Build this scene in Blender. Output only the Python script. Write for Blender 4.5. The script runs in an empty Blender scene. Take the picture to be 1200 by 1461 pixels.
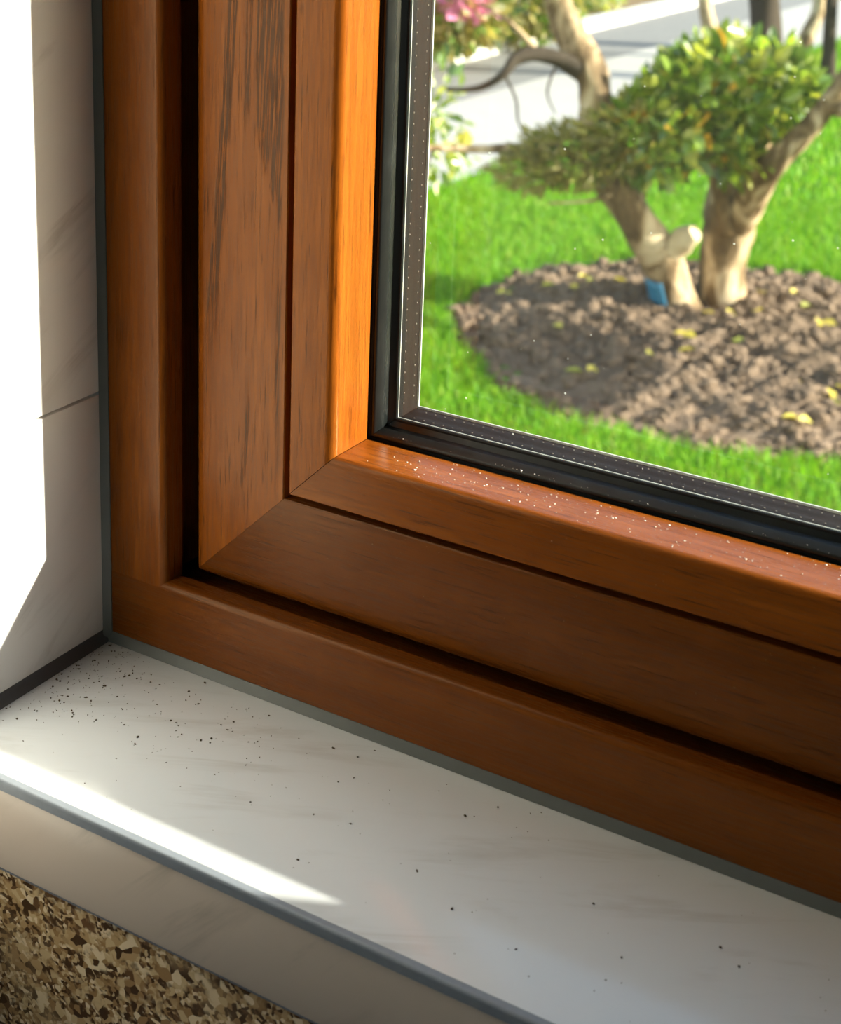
import bpy, bmesh, math, random
import numpy as np
from mathutils import Vector, Matrix

rng = np.random.default_rng(7)
random.seed(7)
sc = bpy.context.scene
C = sc.collection

# ------------------------------------------------------------------ camera
CAM = Vector((0.5102, -0.5726, 0.4350))
cd = bpy.data.cameras.new('camera')
cd.sensor_fit = 'HORIZONTAL'
cd.sensor_width = 36.0
cd.lens = 2225.26 / 1200 * 36
cd.shift_x = 11.26 / 1200
cd.shift_y = -401.0 / 1200
cd.clip_start = 0.02
cd.clip_end = 300
cd.dof.use_dof = True
cd.dof.focus_distance = 0.80
cd.dof.aperture_fstop = 18
cam = bpy.data.objects.new('camera', cd)
C.objects.link(cam)
_r = Vector((0.85906178, 0.51066678, 0.03510402)).normalized()
_f = Vector((-0.48564947, 0.83480305, -0.25932308)).normalized()
_u = _r.cross(_f)
cam.matrix_world = Matrix(((_r.x, _u.x, -_f.x, CAM.x), (_r.y, _u.y, -_f.y, CAM.y),
                           (_r.z, _u.z, -_f.z, CAM.z), (0, 0, 0, 1)))
sc.camera = cam

# ------------------------------------------------------------------ sky, sun, exposure
SUN = Vector((1.0, 0.475, 0.494)).normalized()
w = bpy.data.worlds.new('sky')
sc.world = w
w.use_nodes = True
wn = w.node_tree.nodes
sky = wn.new('ShaderNodeTexSky')
sky.sky_type = 'NISHITA'
sky.sun_disc = False
sky.sun_elevation = math.asin(SUN.z)
sky.sun_rotation = math.atan2(SUN.x, SUN.y)
sky.air_density = 1.0
sky.dust_density = 1.2
wn['Background'].inputs['Strength'].default_value = 0.50
w.node_tree.links.new(sky.outputs[0], wn['Background'].inputs['Color'])
sd = bpy.data.lights.new('sun', 'SUN')
sd.energy = 17.0
sd.angle = math.radians(0.6)
sd.color = (1.0, 0.94, 0.84)
so = bpy.data.objects.new('sun', sd)
C.objects.link(so)
so.location = (6, 3, 4)
so.rotation_euler = (-SUN).to_track_quat('-Z', 'Y').to_euler()
vs = sc.view_settings
vs.view_transform = 'Standard'
vs.look = 'None'
vs.exposure = 0.0
vs.gamma = 1.0
vs.use_curve_mapping = False
sc.cycles.use_denoising = True
sc.cycles.max_bounces = 12
sc.cycles.diffuse_bounces = 6
sc.cycles.transparent_max_bounces = 24
sc.cycles.sample_clamp_indirect = 6.0

# ------------------------------------------------------------------ helpers
def mat(name):
    m = bpy.data.materials.new(name)
    m.use_nodes = True
    nt = m.node_tree
    return m, nt, nt.nodes['Principled BSDF'], nt.nodes['Material Output']

class N:
    """small node-graph writer"""
    def __init__(s, nt): s.nt = nt
    def new(s, t, **kw):
        n = s.nt.nodes.new('ShaderNode' + t)
        for k, v in kw.items(): setattr(n, k, v)
        return n
    def link(s, a, b): s.nt.links.new(a, b)
    def put(s, sock, v):
        if isinstance(v, (int, float)): sock.default_value = v
        elif isinstance(v, (tuple, list)): sock.default_value = v
        else: s.link(v, sock)
    def math(s, op, a, b=None, c=None, clamp=False):
        n = s.new('Math', operation=op, use_clamp=clamp)
        for i, v in enumerate((a, b, c)):
            if v is not None: s.put(n.inputs[i], v)
        return n.outputs[0]
    def coord(s, scale=(1, 1, 1), rot=(0, 0, 0), loc=(0, 0, 0)):
        t = s.new('TexCoord'); m = s.new('Mapping')
        m.inputs['Scale'].default_value = scale
        m.inputs['Rotation'].default_value = rot
        m.inputs['Location'].default_value = loc
        s.link(t.outputs['Object'], m.inputs['Vector'])
        return m.outputs[0]
    def noise(s, vec, scale, detail=3, rough=0.55, dist=0.0):
        n = s.new('TexNoise')
        if vec is not None: s.link(vec, n.inputs['Vector'])
        n.inputs['Scale'].default_value = scale
        n.inputs['Detail'].default_value = detail
        n.inputs['Roughness'].default_value = rough
        n.inputs['Distortion'].default_value = dist
        return n.outputs['Fac']
    def ramp(s, fac, stops, interp='LINEAR'):
        n = s.new('ValToRGB')
        cr = n.color_ramp
        cr.interpolation = interp
        while len(cr.elements) < len(stops): cr.elements.new(0.5)
        for e, (p, c) in zip(cr.elements, stops):
            e.position = p
            e.color = (c, c, c, 1) if isinstance(c, (int, float)) else (*c, 1)
        s.put(n.inputs[0], fac)
        return n.outputs[0]
    def mix(s, fac, a, b, mode='MIX'):
        n = s.new('Mix', data_type='RGBA', blend_type=mode)
        s.put(n.inputs[0], fac)
        s.put(n.inputs[6], (*a, 1) if isinstance(a, tuple) and len(a) == 3 else a)
        s.put(n.inputs[7], (*b, 1) if isinstance(b, tuple) and len(b) == 3 else b)
        return n.outputs[2]
    def bump(s, h, strength=0.3, dist=0.001, normal=None):
        n = s.new('Bump')
        n.inputs['Strength'].default_value = strength
        n.inputs['Distance'].default_value = dist
        s.link(h, n.inputs['Height'])
        if normal is not None: s.link(normal, n.inputs['Normal'])
        return n.outputs[0]
    def map(s, v, a, b, c=0.0, d=1.0):
        n = s.new('MapRange', interpolation_type='SMOOTHSTEP')
        s.put(n.inputs[0], v)
        for i, q in enumerate((a, b, c, d)): s.put(n.inputs[i + 1], q)
        return n.outputs[0]

def setp(b, **kw):
    for k, v in kw.items():
        k = {'rough': 'Roughness', 'spec': 'Specular IOR Level', 'metal': 'Metallic', 'color': 'Base Color',
             'coat': 'Coat Weight', 'coatr': 'Coat Roughness'}[k]
        b.inputs[k].default_value = (*v, 1) if isinstance(v, tuple) else v

def plain(name, color, rough=0.5, spec=0.5, metal=0.0, var=0.12, vscale=60, bump=0.0):
    m, nt, b, o = mat(name)
    n = N(nt)
    f = n.noise(n.coord(), vscale, 3)
    n.link(n.mix(f, tuple(c * (1 - var) for c in color), tuple(min(1, c * (1 + var)) for c in color)), b.inputs['Base Color'])
    setp(b, rough=rough, spec=spec, metal=metal)
    if bump: n.link(n.bump(f, bump, 0.002), b.inputs['Normal'])
    return m

def mesh(name, verts, faces, material, parent=None, smooth=False, angle=35, mats=None):
    me = bpy.data.meshes.new(name)
    me.from_pydata([tuple(map(float, v)) for v in verts], [], faces)
    for m in (mats or [material]): me.materials.append(m)
    if smooth:
        me.polygons.foreach_set('use_smooth', [True] * len(me.polygons))
        me.set_sharp_from_angle(angle=math.radians(angle))
    me.update()
    return obj(name, me, parent)

def obj(name, me, parent=None):
    o = bpy.data.objects.new(name, me)
    C.objects.link(o)
    if parent is not None: o.parent = parent
    return o

def fast_mesh(name, V, F, mats, mi=None, smooth=False):
    """numpy triangles -> mesh"""
    me = bpy.data.meshes.new(name)
    V = np.asarray(V, np.float32); F = np.asarray(F, np.int32)
    k = F.shape[1]
    me.vertices.add(len(V)); me.vertices.foreach_set('co', V.ravel())
    me.loops.add(F.size); me.loops.foreach_set('vertex_index', F.ravel())
    me.polygons.add(len(F))
    me.polygons.foreach_set('loop_start', np.arange(0, F.size, k, dtype=np.int32))
    if mi is not None: me.polygons.foreach_set('material_index', np.asarray(mi, np.int32))
    if smooth: me.polygons.foreach_set('use_smooth', np.ones(len(F), bool))
    for m in mats: me.materials.append(m)
    me.update(calc_edges=True)
    me.validate()
    return me

def empty(name, loc=(0, 0, 0)):
    o = bpy.data.objects.new(name, None)
    o.empty_display_size = 0.1
    C.objects.link(o)
    o.location = loc
    return o

def tag(o, label=None, cat=None, group=None, kind=None):
    if label: o['label'] = label
    if cat: o['category'] = cat
    if group: o['group'] = group
    if kind: o['kind'] = kind
    return o

def box(name, a, b, material, parent=None, bev=0.0):
    bm = bmesh.new()
    bmesh.ops.create_cube(bm, size=1)
    a = Vector(a); b = Vector(b)
    for v in bm.verts:
        v.co = Vector((a[i] + (b[i] - a[i]) * (v.co[i] + 0.5) for i in range(3)))
    if bev: bmesh.ops.bevel(bm, geom=bm.edges[:], offset=bev, segments=2, affect='EDGES', profile=0.5)
    me = bpy.data.meshes.new(name)
    bm.to_mesh(me); bm.free()
    me.materials.append(material)
    if bev:
        me.polygons.foreach_set('use_smooth', [True] * len(me.polygons))
        me.set_sharp_from_angle(angle=math.radians(50))
    return obj(name, me, parent)

def prism(name, poly, axis, t0, t1, material, parent=None, smooth=True):
    """closed polygon of 2D points swept along a world axis; for axis x points are (y,z), for z (x,y), for y (x,z)"""
    def P(q, t):
        return {'x': (t, q[0], q[1]), 'y': (q[0], t, q[1]), 'z': (q[0], q[1], t)}[axis]
    n = len(poly)
    V = [P(q, t0) for q in poly] + [P(q, t1) for q in poly]
    F = [(i, (i + 1) % n, n + (i + 1) % n, n + i) for i in range(n)] + [tuple(range(n))[::-1], tuple(range(n, 2 * n))]
    o = mesh(name, V, F, material, parent, smooth, 32)
    fix_normals(o)
    return o

def fix_normals(o):
    bm = bmesh.new(); bm.from_mesh(o.data)
    bmesh.ops.recalc_face_normals(bm, faces=bm.faces[:])
    bm.to_mesh(o.data); bm.free()

def arc(cx, cy, r, a0, a1, n=7):
    return [(cx + r * math.cos(math.radians(a0 + (a1 - a0) * i / n)), cy + r * math.sin(math.radians(a0 + (a1 - a0) * i / n))) for i in range(n + 1)]

# ------------------------------------------------------------------ materials of the room
def wood(name, grain, cathedral=False, light=1.0, seed=0.0):
    m, nt, b, o = mat(name)
    n = N(nt)
    tc = n.new('TexCoord')
    sep = n.new('SeparateXYZ'); n.link(tc.outputs['Object'], sep.inputs[0])
    # along-grain coordinate squeezed
    s_al, s_ac = 1.0, 26.0
    scl = {'z': (s_ac, s_ac, s_al), 'x': (s_al, s_ac, s_ac)}[grain]
    vec = n.coord(scl, loc=(seed, seed * 0.7, seed * 1.3))
    broad = n.noise(vec, 3.5, 4, 0.6, 0.4)
    fine = n.noise(vec, 30, 4, 0.75, 0.1)
    scl2 = {'z': (45, 45, 1.4), 'x': (1.4, 45, 45)}[grain]
    pores = n.noise(n.coord(scl2, loc=(seed, 0, 0)), 22, 2, 0.6, 0.05)
    pm = n.map(pores, 0.60, 0.70)
    L = light
    base = n.ramp(broad, [(0.25, (0.165 * L, 0.041 * L, 0.003 * L)), (0.5, (0.215 * L, 0.056 * L, 0.005 * L)), (0.78, (0.27 * L, 0.077 * L, 0.008 * L))])
    col = n.mix(n.math('MULTIPLY', n.map(fine, 0.42, 0.62), 0.7), base, (0.13 * L, 0.032 * L, 0.003 * L))
    col = n.mix(n.math('MULTIPLY', pm, 0.8), col, (0.075, 0.02, 0.003))
    h = n.math('MULTIPLY', pm, -0.6)
    if cathedral:
        x, z = sep.outputs[0], sep.outputs[2]
        wob = n.math('MULTIPLY', n.math('SUBTRACT', n.noise(n.coord((8, 8, 5)), 3, 2), 0.5), 0.004)
        rag = n.math('MULTIPLY', n.math('SUBTRACT', n.noise(n.coord((300, 300, 9)), 3, 2), 0.5), 0.05)
        xs = n.math('ADD', x, wob)
        zr = n.math('ADD', z, rag)
        # two flanks of an arched growth ring: the left flank leans, the right flank fills the upper right of the stile
        left = n.math('ADD', 0.0532, n.math('MULTIPLY', n.math('SUBTRACT', z, 0.19), 0.078))
        dl = n.math('ABSOLUTE', n.math('SUBTRACT', xs, left))
        ml = n.math('MULTIPLY', n.map(dl, 0.0022, 0.0040, 1, 0), n.map(zr, 0.15, 0.21))
        rb = n.math('ADD', 0.0790, n.math('MULTIPLY', n.map(zr, 0.245, 0.290, 1, 0), 0.0135))
        mr = n.math('MULTIPLY', n.map(n.math('SUBTRACT', xs, rb), -0.0006, 0.0010), n.map(xs, 0.0940, 0.0962, 1, 0))
        mr = n.math('MULTIPLY', mr, n.map(zr, 0.10, 0.16))
        dc = n.math('ABSOLUTE', n.math('SUBTRACT', xs, n.math('ADD', 0.0745, n.math('MULTIPLY', n.math('SUBTRACT', z, 0.32), 0.04))))
        mc = n.math('MULTIPLY', n.map(dc, 0.0012, 0.0022, 1, 0), n.map(zr, 0.285, 0.30))
        d2 = n.math('ABSOLUTE', n.math('SUBTRACT', x, n.math('ADD', 0.0745, n.math('MULTIPLY', n.math('SUBTRACT', z, 0.125), 0.07))))
        m2 = n.math('MULTIPLY', n.math('MULTIPLY', n.map(d2, 0.0008, 0.0018, 1, 0), n.map(zr, 0.10, 0.112)), n.map(zr, 0.14, 0.155, 1, 0))
        band = n.math('MAXIMUM', n.math('MAXIMUM', n.math('MAXIMUM', ml, mr), mc), m2)
        sl = n.new('CombineXYZ')
        n.link(n.math('MULTIPLY', n.math('SUBTRACT', x, n.math('MULTIPLY', z, 0.045)), 95), sl.inputs[0])
        n.link(n.math('MULTIPLY', z, 2.6), sl.inputs[2])
        dash = n.noise(sl.outputs[0], 11, 2, 0.5, 0.02)
        dm = n.math('MULTIPLY', n.map(dash, 0.45, 0.49), band)
        col = n.mix(n.math('MULTIPLY', dm, 0.97), col, (0.080, 0.021, 0.003))
        h = n.math('SUBTRACT', h, n.math('MULTIPLY', dm, 1.0))
    n.link(col, b.inputs['Base Color'])
    n.link(n.math('ADD', 0.20, n.math('MULTIPLY', fine, 0.14)), b.inputs['Roughness'])
    setp(b, spec=0.30)
    b.inputs['Specular Tint'].default_value = (1.0, 0.80, 0.58, 1)
    hh = n.math('ADD', h, n.math('MULTIPLY', fine, 0.35))
    n.link(n.bump(hh, 0.22, 0.0003), b.inputs['Normal'])
    return m

WV = wood('stained_wood_vertical_grain', 'z', seed=0.0)
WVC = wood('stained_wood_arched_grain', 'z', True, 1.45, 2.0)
WH = wood('stained_wood_horizontal_grain', 'x', False, 0.82, 5.0)
WBV = wood('bead_wood_vertical_grain', 'z', False, 1.5, 9.0)
WBH = wood('bead_wood_horizontal_grain', 'x', False, 1.22, 12.0)

def marble(name, a, bcol, plane, slope, rough, vein_amt, tint=(0.40, 0.31, 0.27), spec=0.5):
    """pale tile with smeared diagonal veins; plane = the two axes of the face, slope = tilt of the veins on it"""
    m, nt, b, o = mat(name)
    n = N(nt)
    tc = n.new('TexCoord'); sep = n.new('SeparateXYZ'); n.link(tc.outputs['Object'], sep.inputs[0])
    p, q = sep.outputs['XYZ'.index(plane[0])], sep.outputs['XYZ'.index(plane[1])]
    cs, sn = math.cos(slope), math.sin(slope)
    al = n.math('ADD', n.math('MULTIPLY', p, cs), n.math('MULTIPLY', q, sn))
    ac = n.math('SUBTRACT', n.math('MULTIPLY', q, cs), n.math('MULTIPLY', p, sn))
    cb = n.new('CombineXYZ'); n.link(n.math('MULTIPLY', al, 9), cb.inputs[0]); n.link(n.math('MULTIPLY', ac, 55), cb.inputs[1])
    f1 = n.noise(cb.outputs[0], 1.0, 5, 0.62, 0.5)
    f2 = n.noise(n.coord(), 11, 3)
    cloud = n.mix(f2, a, bcol)
    vein = n.math('MULTIPLY', n.map(f1, 0.50, 0.72), n.math('MULTIPLY', n.map(f2, 0.36, 0.60), vein_amt))
    n.link(n.mix(vein, cloud, tint), b.inputs['Base Color'])
    setp(b, rough=rough, spec=spec)
    return m

TILE = marble('wall_tile_marble', (0.86, 0.85, 0.83), (0.80, 0.78, 0.76), 'YZ', math.radians(33), 0.22, 0.75, (0.46, 0.43, 0.40))
SILL = marble('sill_tile_marble', (0.84, 0.865, 0.90), (0.79, 0.815, 0.85), 'XY', math.radians(28), 0.15, 0.40, (0.50, 0.48, 0.45), 0.85)
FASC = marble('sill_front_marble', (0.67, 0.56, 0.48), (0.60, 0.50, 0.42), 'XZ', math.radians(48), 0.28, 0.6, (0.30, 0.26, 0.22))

def granite():
    m, nt, b, o = mat('brown_granite')
    n = N(nt)
    v = n.coord()
    wv = n.new('VectorMath', operation='ADD'); n.link(v, wv.inputs[0])
    nz = n.new('TexNoise'); nz.inputs['Scale'].default_value = 120; n.link(v, nz.inputs['Vector'])
    ms = n.new('VectorMath', operation='SCALE'); n.link(nz.outputs['Color'], ms.inputs[0]); ms.inputs['Scale'].default_value = 0.004
    n.link(ms.outputs[0], wv.inputs[1])
    vo = n.new('TexVoronoi'); vo.inputs['Scale'].default_value = 230; n.link(wv.outputs[0], vo.inputs['Vector'])
    vo2 = n.new('TexVoronoi'); vo2.inputs['Scale'].default_value = 520; n.link(wv.outputs[0], vo2.inputs['Vector'])
    g1 = n.new('SeparateColor'); n.link(vo.outputs['Color'], g1.inputs[0])
    g2 = n.new('SeparateColor'); n.link(vo2.outputs['Color'], g2.inputs[0])
    stops = [(0.0, (0.07, 0.033, 0.013)), (0.25, (0.34, 0.20, 0.085)), (0.45, (0.50, 0.33, 0.16)), (0.60, (0.14, 0.07, 0.028)), (0.72, (0.62, 0.45, 0.25)), (0.88, (0.80, 0.64, 0.42))]
    c1 = n.ramp(g1.outputs[0], stops, 'CONSTANT')
    c2 = n.ramp(g2.outputs[0], stops, 'CONSTANT')
    big = n.noise(v, 22, 3)
    col = n.mix(n.map(n.noise(v, 90, 2), 0.42, 0.58), c1, c2)
    col = n.mix(n.math('MULTIPLY', n.map(big, 0.52, 0.68), 0.35), col, (0.55, 0.39, 0.21))
    n.link(col, b.inputs['Base Color'])
    setp(b, rough=0.22)
    return m
GRAN = granite()

PAINT = plain('cream_wall_paint', (0.74, 0.66, 0.55), 0.8, 0.2)
PAINTC = plain('white_ceiling_paint', (0.80, 0.77, 0.72), 0.85, 0.2)
FLOORM = plain('oak_floor', (0.40, 0.26, 0.14), 0.4, 0.4, var=0.25, vscale=5)
GREYSEAL = plain('grey_silicone', (0.115, 0.118, 0.108), 0.38, 0.45, var=0.08, vscale=90)
DARKSEAL = plain('dark_joint_filler', (0.075, 0.075, 0.078), 0.5, 0.4)
GROUT = plain('brown_grout', (0.085, 0.072, 0.055), 0.9, 0.1)
TRIM = plain('grey_metal_trim', (0.27, 0.30, 0.35), 0.40, 0.5, 0.0, var=0.12, vscale=300)
EXTW = plain('exterior_render', (0.7, 0.66, 0.6), 0.9, 0.2)

def rubber(name, col, rough, smear=0.02):
    m, nt, b, o = mat(name)
    n = N(nt)
    f = n.noise(n.coord(), 900, 2)
    sm = n.noise(n.coord((1, 1, 1)), 45, 3)
    c = n.mix(n.math('MULTIPLY', n.map(sm, 0.5, 0.75), 0.25), col, tuple(q * 2.4 + smear for q in col))
    n.link(c, b.inputs['Base Color'])
    n.link(n.math('ADD', rough, n.math('MULTIPLY', sm, 0.15)), b.inputs['Roughness'])
    n.link(n.bump(f, 0.08, 0.0003), b.inputs['Normal'])
    setp(b, spec=0.5)
    return m
RUB = rubber('black_rubber', (0.008, 0.010, 0.010), 0.30)
SPC = rubber('dark_brown_spacer', (0.0050, 0.0034, 0.0028), 0.6, 0.001)
SPC.node_tree.nodes['Principled BSDF'].inputs['Specular IOR Level'].default_value = 0.18
SILV = plain('pale_sealing_edge', (0.55, 0.57, 0.53), 0.45, 0.5, var=0.45, vscale=160)
DOTM = plain('perforation_rim', (0.17, 0.15, 0.13), 0.5, 0.3)

def glass():
    m, nt, b, o = mat('window_glass')
    n = N(nt)
    nt.nodes.remove(b)
    tr = n.new('BsdfTransparent'); tr.inputs[0].default_value = (0.975, 0.985, 0.965, 1)
    gl = n.new('BsdfGlossy'); gl.inputs['Roughness'].default_value = 0.0
    fr = n.new('Fresnel'); fr.inputs['IOR'].default_value = 1.45
    mx = n.new('MixShader')
    geo = n.new('NewGeometry')
    n.link(n.math('MULTIPLY', fr.outputs[0], n.math('SUBTRACT', 1.0, geo.outputs['Backfacing'])), mx.inputs[0])
    n.link(tr.outputs[0], mx.inputs[1]); n.link(gl.outputs[0], mx.inputs[2])
    # dust: sparse grey specks and fine film that scatters light
    vo = n.new('TexVoronoi'); vo.inputs['Scale'].default_value = 150
    n.link(n.coord(), vo.inputs['Vector'])
    rnd = n.new('SeparateColor'); n.link(vo.outputs['Color'], rnd.inputs[0])
    rad = n.math('MULTIPLY', n.math('POWER', rnd.outputs[0], 14.0), 0.10)
    speck = n.math('LESS_THAN', vo.outputs['Distance'], rad)
    film = n.math('MULTIPLY', n.map(n.noise(n.coord(), 9, 3), 0.35, 0.75), 0.005)
    fac = n.math('ADD', n.math('MULTIPLY', speck, 0.55), n.math('ADD', film, 0.001), clamp=True)
    tl = n.new('BsdfTranslucent'); tl.inputs[0].default_value = (0.8, 0.8, 0.72, 1)
    df = n.new('BsdfDiffuse'); df.inputs[0].default_value = (0.7, 0.7, 0.65, 1)
    ad = n.new('MixShader'); ad.inputs[0].default_value = 0.5
    n.link(tl.outputs[0], ad.inputs[1]); n.link(df.outputs[0], ad.inputs[2])
    m2 = n.new('MixShader'); n.link(fac, m2.inputs[0]); n.link(mx.outputs[0], m2.inputs[1]); n.link(ad.outputs[0], m2.inputs[2])
    n.link(m2.outputs[0], o.inputs[0])
    return m
GLASS = glass()

# ------------------------------------------------------------------ window dimensions (metres)
SU, SY = -0.00175, 0.0025       # the whole sash sits this much further out and back
A, A2 = 0.036, 0.0438           # visible width of frame stile / frame rail
DZ = 0.0033                     # the bottom rails sit this much higher than the stiles sit inwards
W, H = 0.793, 1.15              # whole window
D = 0.1238                      # depth of the sill
XT = -0.0033                    # face of the tiled wall
ROOM_X, ROOM_Y, ROOM_Z0, ROOM_Z1 = 2.9, -3.2, -1.0, 1.6

# ------------------------------------------------------------------ the window
win = tag(empty('window_1', (0, 0, 0)), 'brown stained wooden window with black gasket and double glazing', kind='structure')

def member(name, prof, side, material, parent=win, gap=0.0, mitre=True, end=None, angle=32, sash=True):
    """profile (u, y) closed, swept along one side of the window with mitred ends"""
    if sash: prof = [(u + SU, y + SY) for (u, y) in prof]
    n = len(prof)
    V = []
    for e in (0, 1):
        for (u, y) in prof:
            a, b = (u + gap, -u - gap) if mitre else end
            if side == 'L': V.append((u, y, (a + DZ if e == 0 else H + b)))
            elif side == 'R': V.append((W - u, y, (a + DZ if e == 0 else H + b)))
            elif side == 'B': V.append(((a if e == 0 else W + b), y, u + DZ))
            else: V.append(((a if e == 0 else W + b), y, H - u))
    F = [(i, (i + 1) % n, n + (i + 1) % n, n + i) for i in range(n)] + [tuple(range(n))[::-1], tuple(range(n, 2 * n))]
    o = mesh(name, V, F, material, parent, True, angle)
    fix_normals(o)
    return o

# outer frame: butt jointed, the stiles stand on the bottom rail
r = 0.0042
fp = [(0, 0)] + arc(A - r, r, r, -90, 0) + [(A, 0.0145), (0.027, 0.0145), (0.027, 0.1090), (0.058, 0.1090), (0.058, 0.125), (0, 0.125)]
member('frame_stile', fp, 'L', WV, sash=False, mitre=False, end=(A2 - DZ - 0.0030, 0))
member('frame_stile', fp, 'R', WV, sash=False, mitre=False, end=(A2 - DZ - 0.0030, 0))
r = 0.0036
fb = [(-DZ, 0)] + arc(A2 - DZ - r, r, r, -90, 0) + [(A2 - DZ, 0.0118), (A2 - DZ - 0.009, 0.0118), (A2 - DZ - 0.009, 0.1090), (0.058, 0.1090), (0.058, 0.125), (-DZ, 0.125)]
member('frame_rail', fb, 'B', WH, sash=False, mitre=False, end=(0, 0))
member('frame_rail', fp, 'T', WH, sash=False, mitre=False, end=(A, -A))

# sash: mitred, outer edge softly rounded
r = 0.0085
US = 0.0440
YS = 0.0145
sp = [(US + 0.006 - 0.006 * math.cos(math.radians(a)), YS + 0.0045 - 0.0045 * math.sin(math.radians(a))) for a in range(0, 91, 9)] + [(0.0995, YS), (0.1001, YS + 0.0006), (0.1001, 0.0225), (0.1041, 0.0225), (0.1041, 0.0925), (0.1235, 0.0925), (0.1235, 0.105), (US, 0.105)]
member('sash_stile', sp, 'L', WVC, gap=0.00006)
member('sash_rail', sp, 'B', WH, gap=0.00006)
member('sash_stile', sp, 'R', WV, gap=0.00006)
member('sash_rail', sp, 'T', WH, gap=0.00006)

# glazing bead
r = 0.0050
YB = 0.0128
UC = 0.1297
bp = [(0.1042, YB + 0.0007), (0.1049, YB)] + arc(UC - r, YB + r, r, -90, 0, 9) + [(0.1284, 0.0459), (0.1042, 0.0459)]
for s, mm in (('L', WBV), ('B', WBH), ('R', WBV), ('T', WBH)):
    member('glazing_bead', bp, s, mm, gap=0.00022)
# rubber gasket with a lip and a fin
gp = [(0.118, 0.0461), (0.1270, 0.0461), (0.1272, 0.0490)] + arc(0.1302, 0.0496, 0.0016, 200, 330, 6) + [(0.1336, 0.0530), (0.1328, 0.0545), (0.1318, 0.0565), (0.1326, 0.0590), (0.1352, 0.0604)] + arc(0.1360, 0.0611, 0.0008, -90, 60, 4) + [(0.1360, 0.0620), (0.118, 0.0620)]
tp = [(0.1360, 0.0619), (0.1370, 0.0617), (0.1371, 0.0621), (0.1360, 0.0621)]
xp = [(0.118, 0.0663), (0.1330, 0.0663), (0.1336, 0.0690), (0.1339, 0.0745), (0.1334, 0.0768), (0.1339, 0.0790), (0.1336, 0.0850), (0.1330, 0.0873), (0.118, 0.0873)]
ep = [(0.1333, 0.0866), (0.1344, 0.0868), (0.1345, 0.0874), (0.1333, 0.0874)]
for s in 'LBRT':
    member('gasket', gp, s, RUB, gap=0.0001)
    member('glazing_tape', tp, s, SILV)
    spb = member('spacer_bar', xp, s, SPC, gap=0.0001)
    member('sealing_edge', ep, s, SILV)
    if s in 'LB':   # two rows of pin holes with bright rims
        V = []; F = []
        L0, L1 = (0.139, H - 0.15) if s == 'L' else (0.139, W - 0.15)
        for row, yy in enumerate((0.0718, 0.0818)):
            t = L0 + row * 0.001
            while t < L1:
                k = len(V)
                ring = [(math.cos(a) * 0.00055, math.sin(a) * 0.00042) for a in np.linspace(0, 2 * math.pi, 7)[:-1]]
                for (a_, b_) in ring:
                    V.append((0.1341 + SU, yy + SY + b_, t + a_ + DZ) if s == 'L' else (t + a_, yy + SY + b_, 0.1341 + SU + DZ))
                V.append((0.1345 + SU, yy + SY, t + DZ) if s == 'L' else (t, yy + SY, 0.1345 + SU + DZ))
                for i in range(6): F.append((k + i, k + (i + 1) % 6, k + 6))
                t += 0.0056
        tag(mesh('perforation', V, F, DOTM, spb), kind='stuff')
box('glass_pane', (0.119, 0.0622 + SY, 0.119 + DZ), (W - 0.119, 0.0660 + SY, H - 0.119), GLASS, win)
box('glass_pane', (0.119, 0.0876 + SY, 0.119 + DZ), (W - 0.119, 0.0914 + SY, H - 0.119), GLASS, win)
# silicone joints round the frame
prism('silicone_joint', [(0.002, 0.0050), (-0.0004, 0.0050), (-0.0012, 0.0032), (-0.0032, 0.0001), (0.002, 0.0001)], 'x', XT + 0.0006, W, GREYSEAL, win)
prism('silicone_joint', [(0.0, 0.002), (0.0, -0.0008), (-0.0014, -0.0022), (XT + 0.0001, -0.0042), (XT + 0.0001, 0.002)], 'z', 0.0006, H, GREYSEAL, win)

# ------------------------------------------------------------------ sill
sill = tag(empty('window_sill', (0.3, -D, -0.0485)), 'white marble-look tiled sill with grey metal edge under the wooden window', 'window sill')
def child(o, p):
    o.parent = p
    o.matrix_parent_inverse = Matrix.Translation(-p.location)
    return o
RXS = 1.3
child(box('top_tile', (XT, -D + 0.0036, -0.010), (0.62, -0.0002, 0.0), SILL, bev=0.0003), sill)
child(box('top_tile', (0.6215, -D + 0.0036, -0.010), (RXS, -0.0002, 0.0), SILL, bev=0.0003), sill)
tr = [(-D + 0.0036, 0.0001), (-D + 0.0012, 0.0001)] + [(-D + 0.0012 - 0.0016 * math.sin(math.radians(a)), -0.0015 + 0.0016 * math.cos(math.radians(a))) for a in range(15, 91, 15)] + [(-D - 0.0004, -0.0053), (-D + 0.0036, -0.0053)]
child(prism('edge_trim', tr, 'x', XT, RXS, TRIM), sill)
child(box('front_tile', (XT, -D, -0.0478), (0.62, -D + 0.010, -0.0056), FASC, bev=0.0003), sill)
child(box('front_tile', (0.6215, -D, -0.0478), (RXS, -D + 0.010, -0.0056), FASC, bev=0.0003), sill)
child(box('lower_joint', (XT, -D + 0.0010, -0.0498), (RXS, -D + 0.009, -0.0479), plain('blue_grey_joint', (0.20, 0.21, 0.25), 0.5)), sill)
# dark joint between the sill and the tiled wall
child(prism('corner_joint', [(XT - 0.006, 0.0062), (XT - 0.0004, 0.0062), (XT + 0.0004, 0.003), (XT + 0.0032, 0.0002), (XT - 0.006, 0.0002)], 'y', -D + 0.004, -0.001, DARKSEAL), sill)

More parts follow.
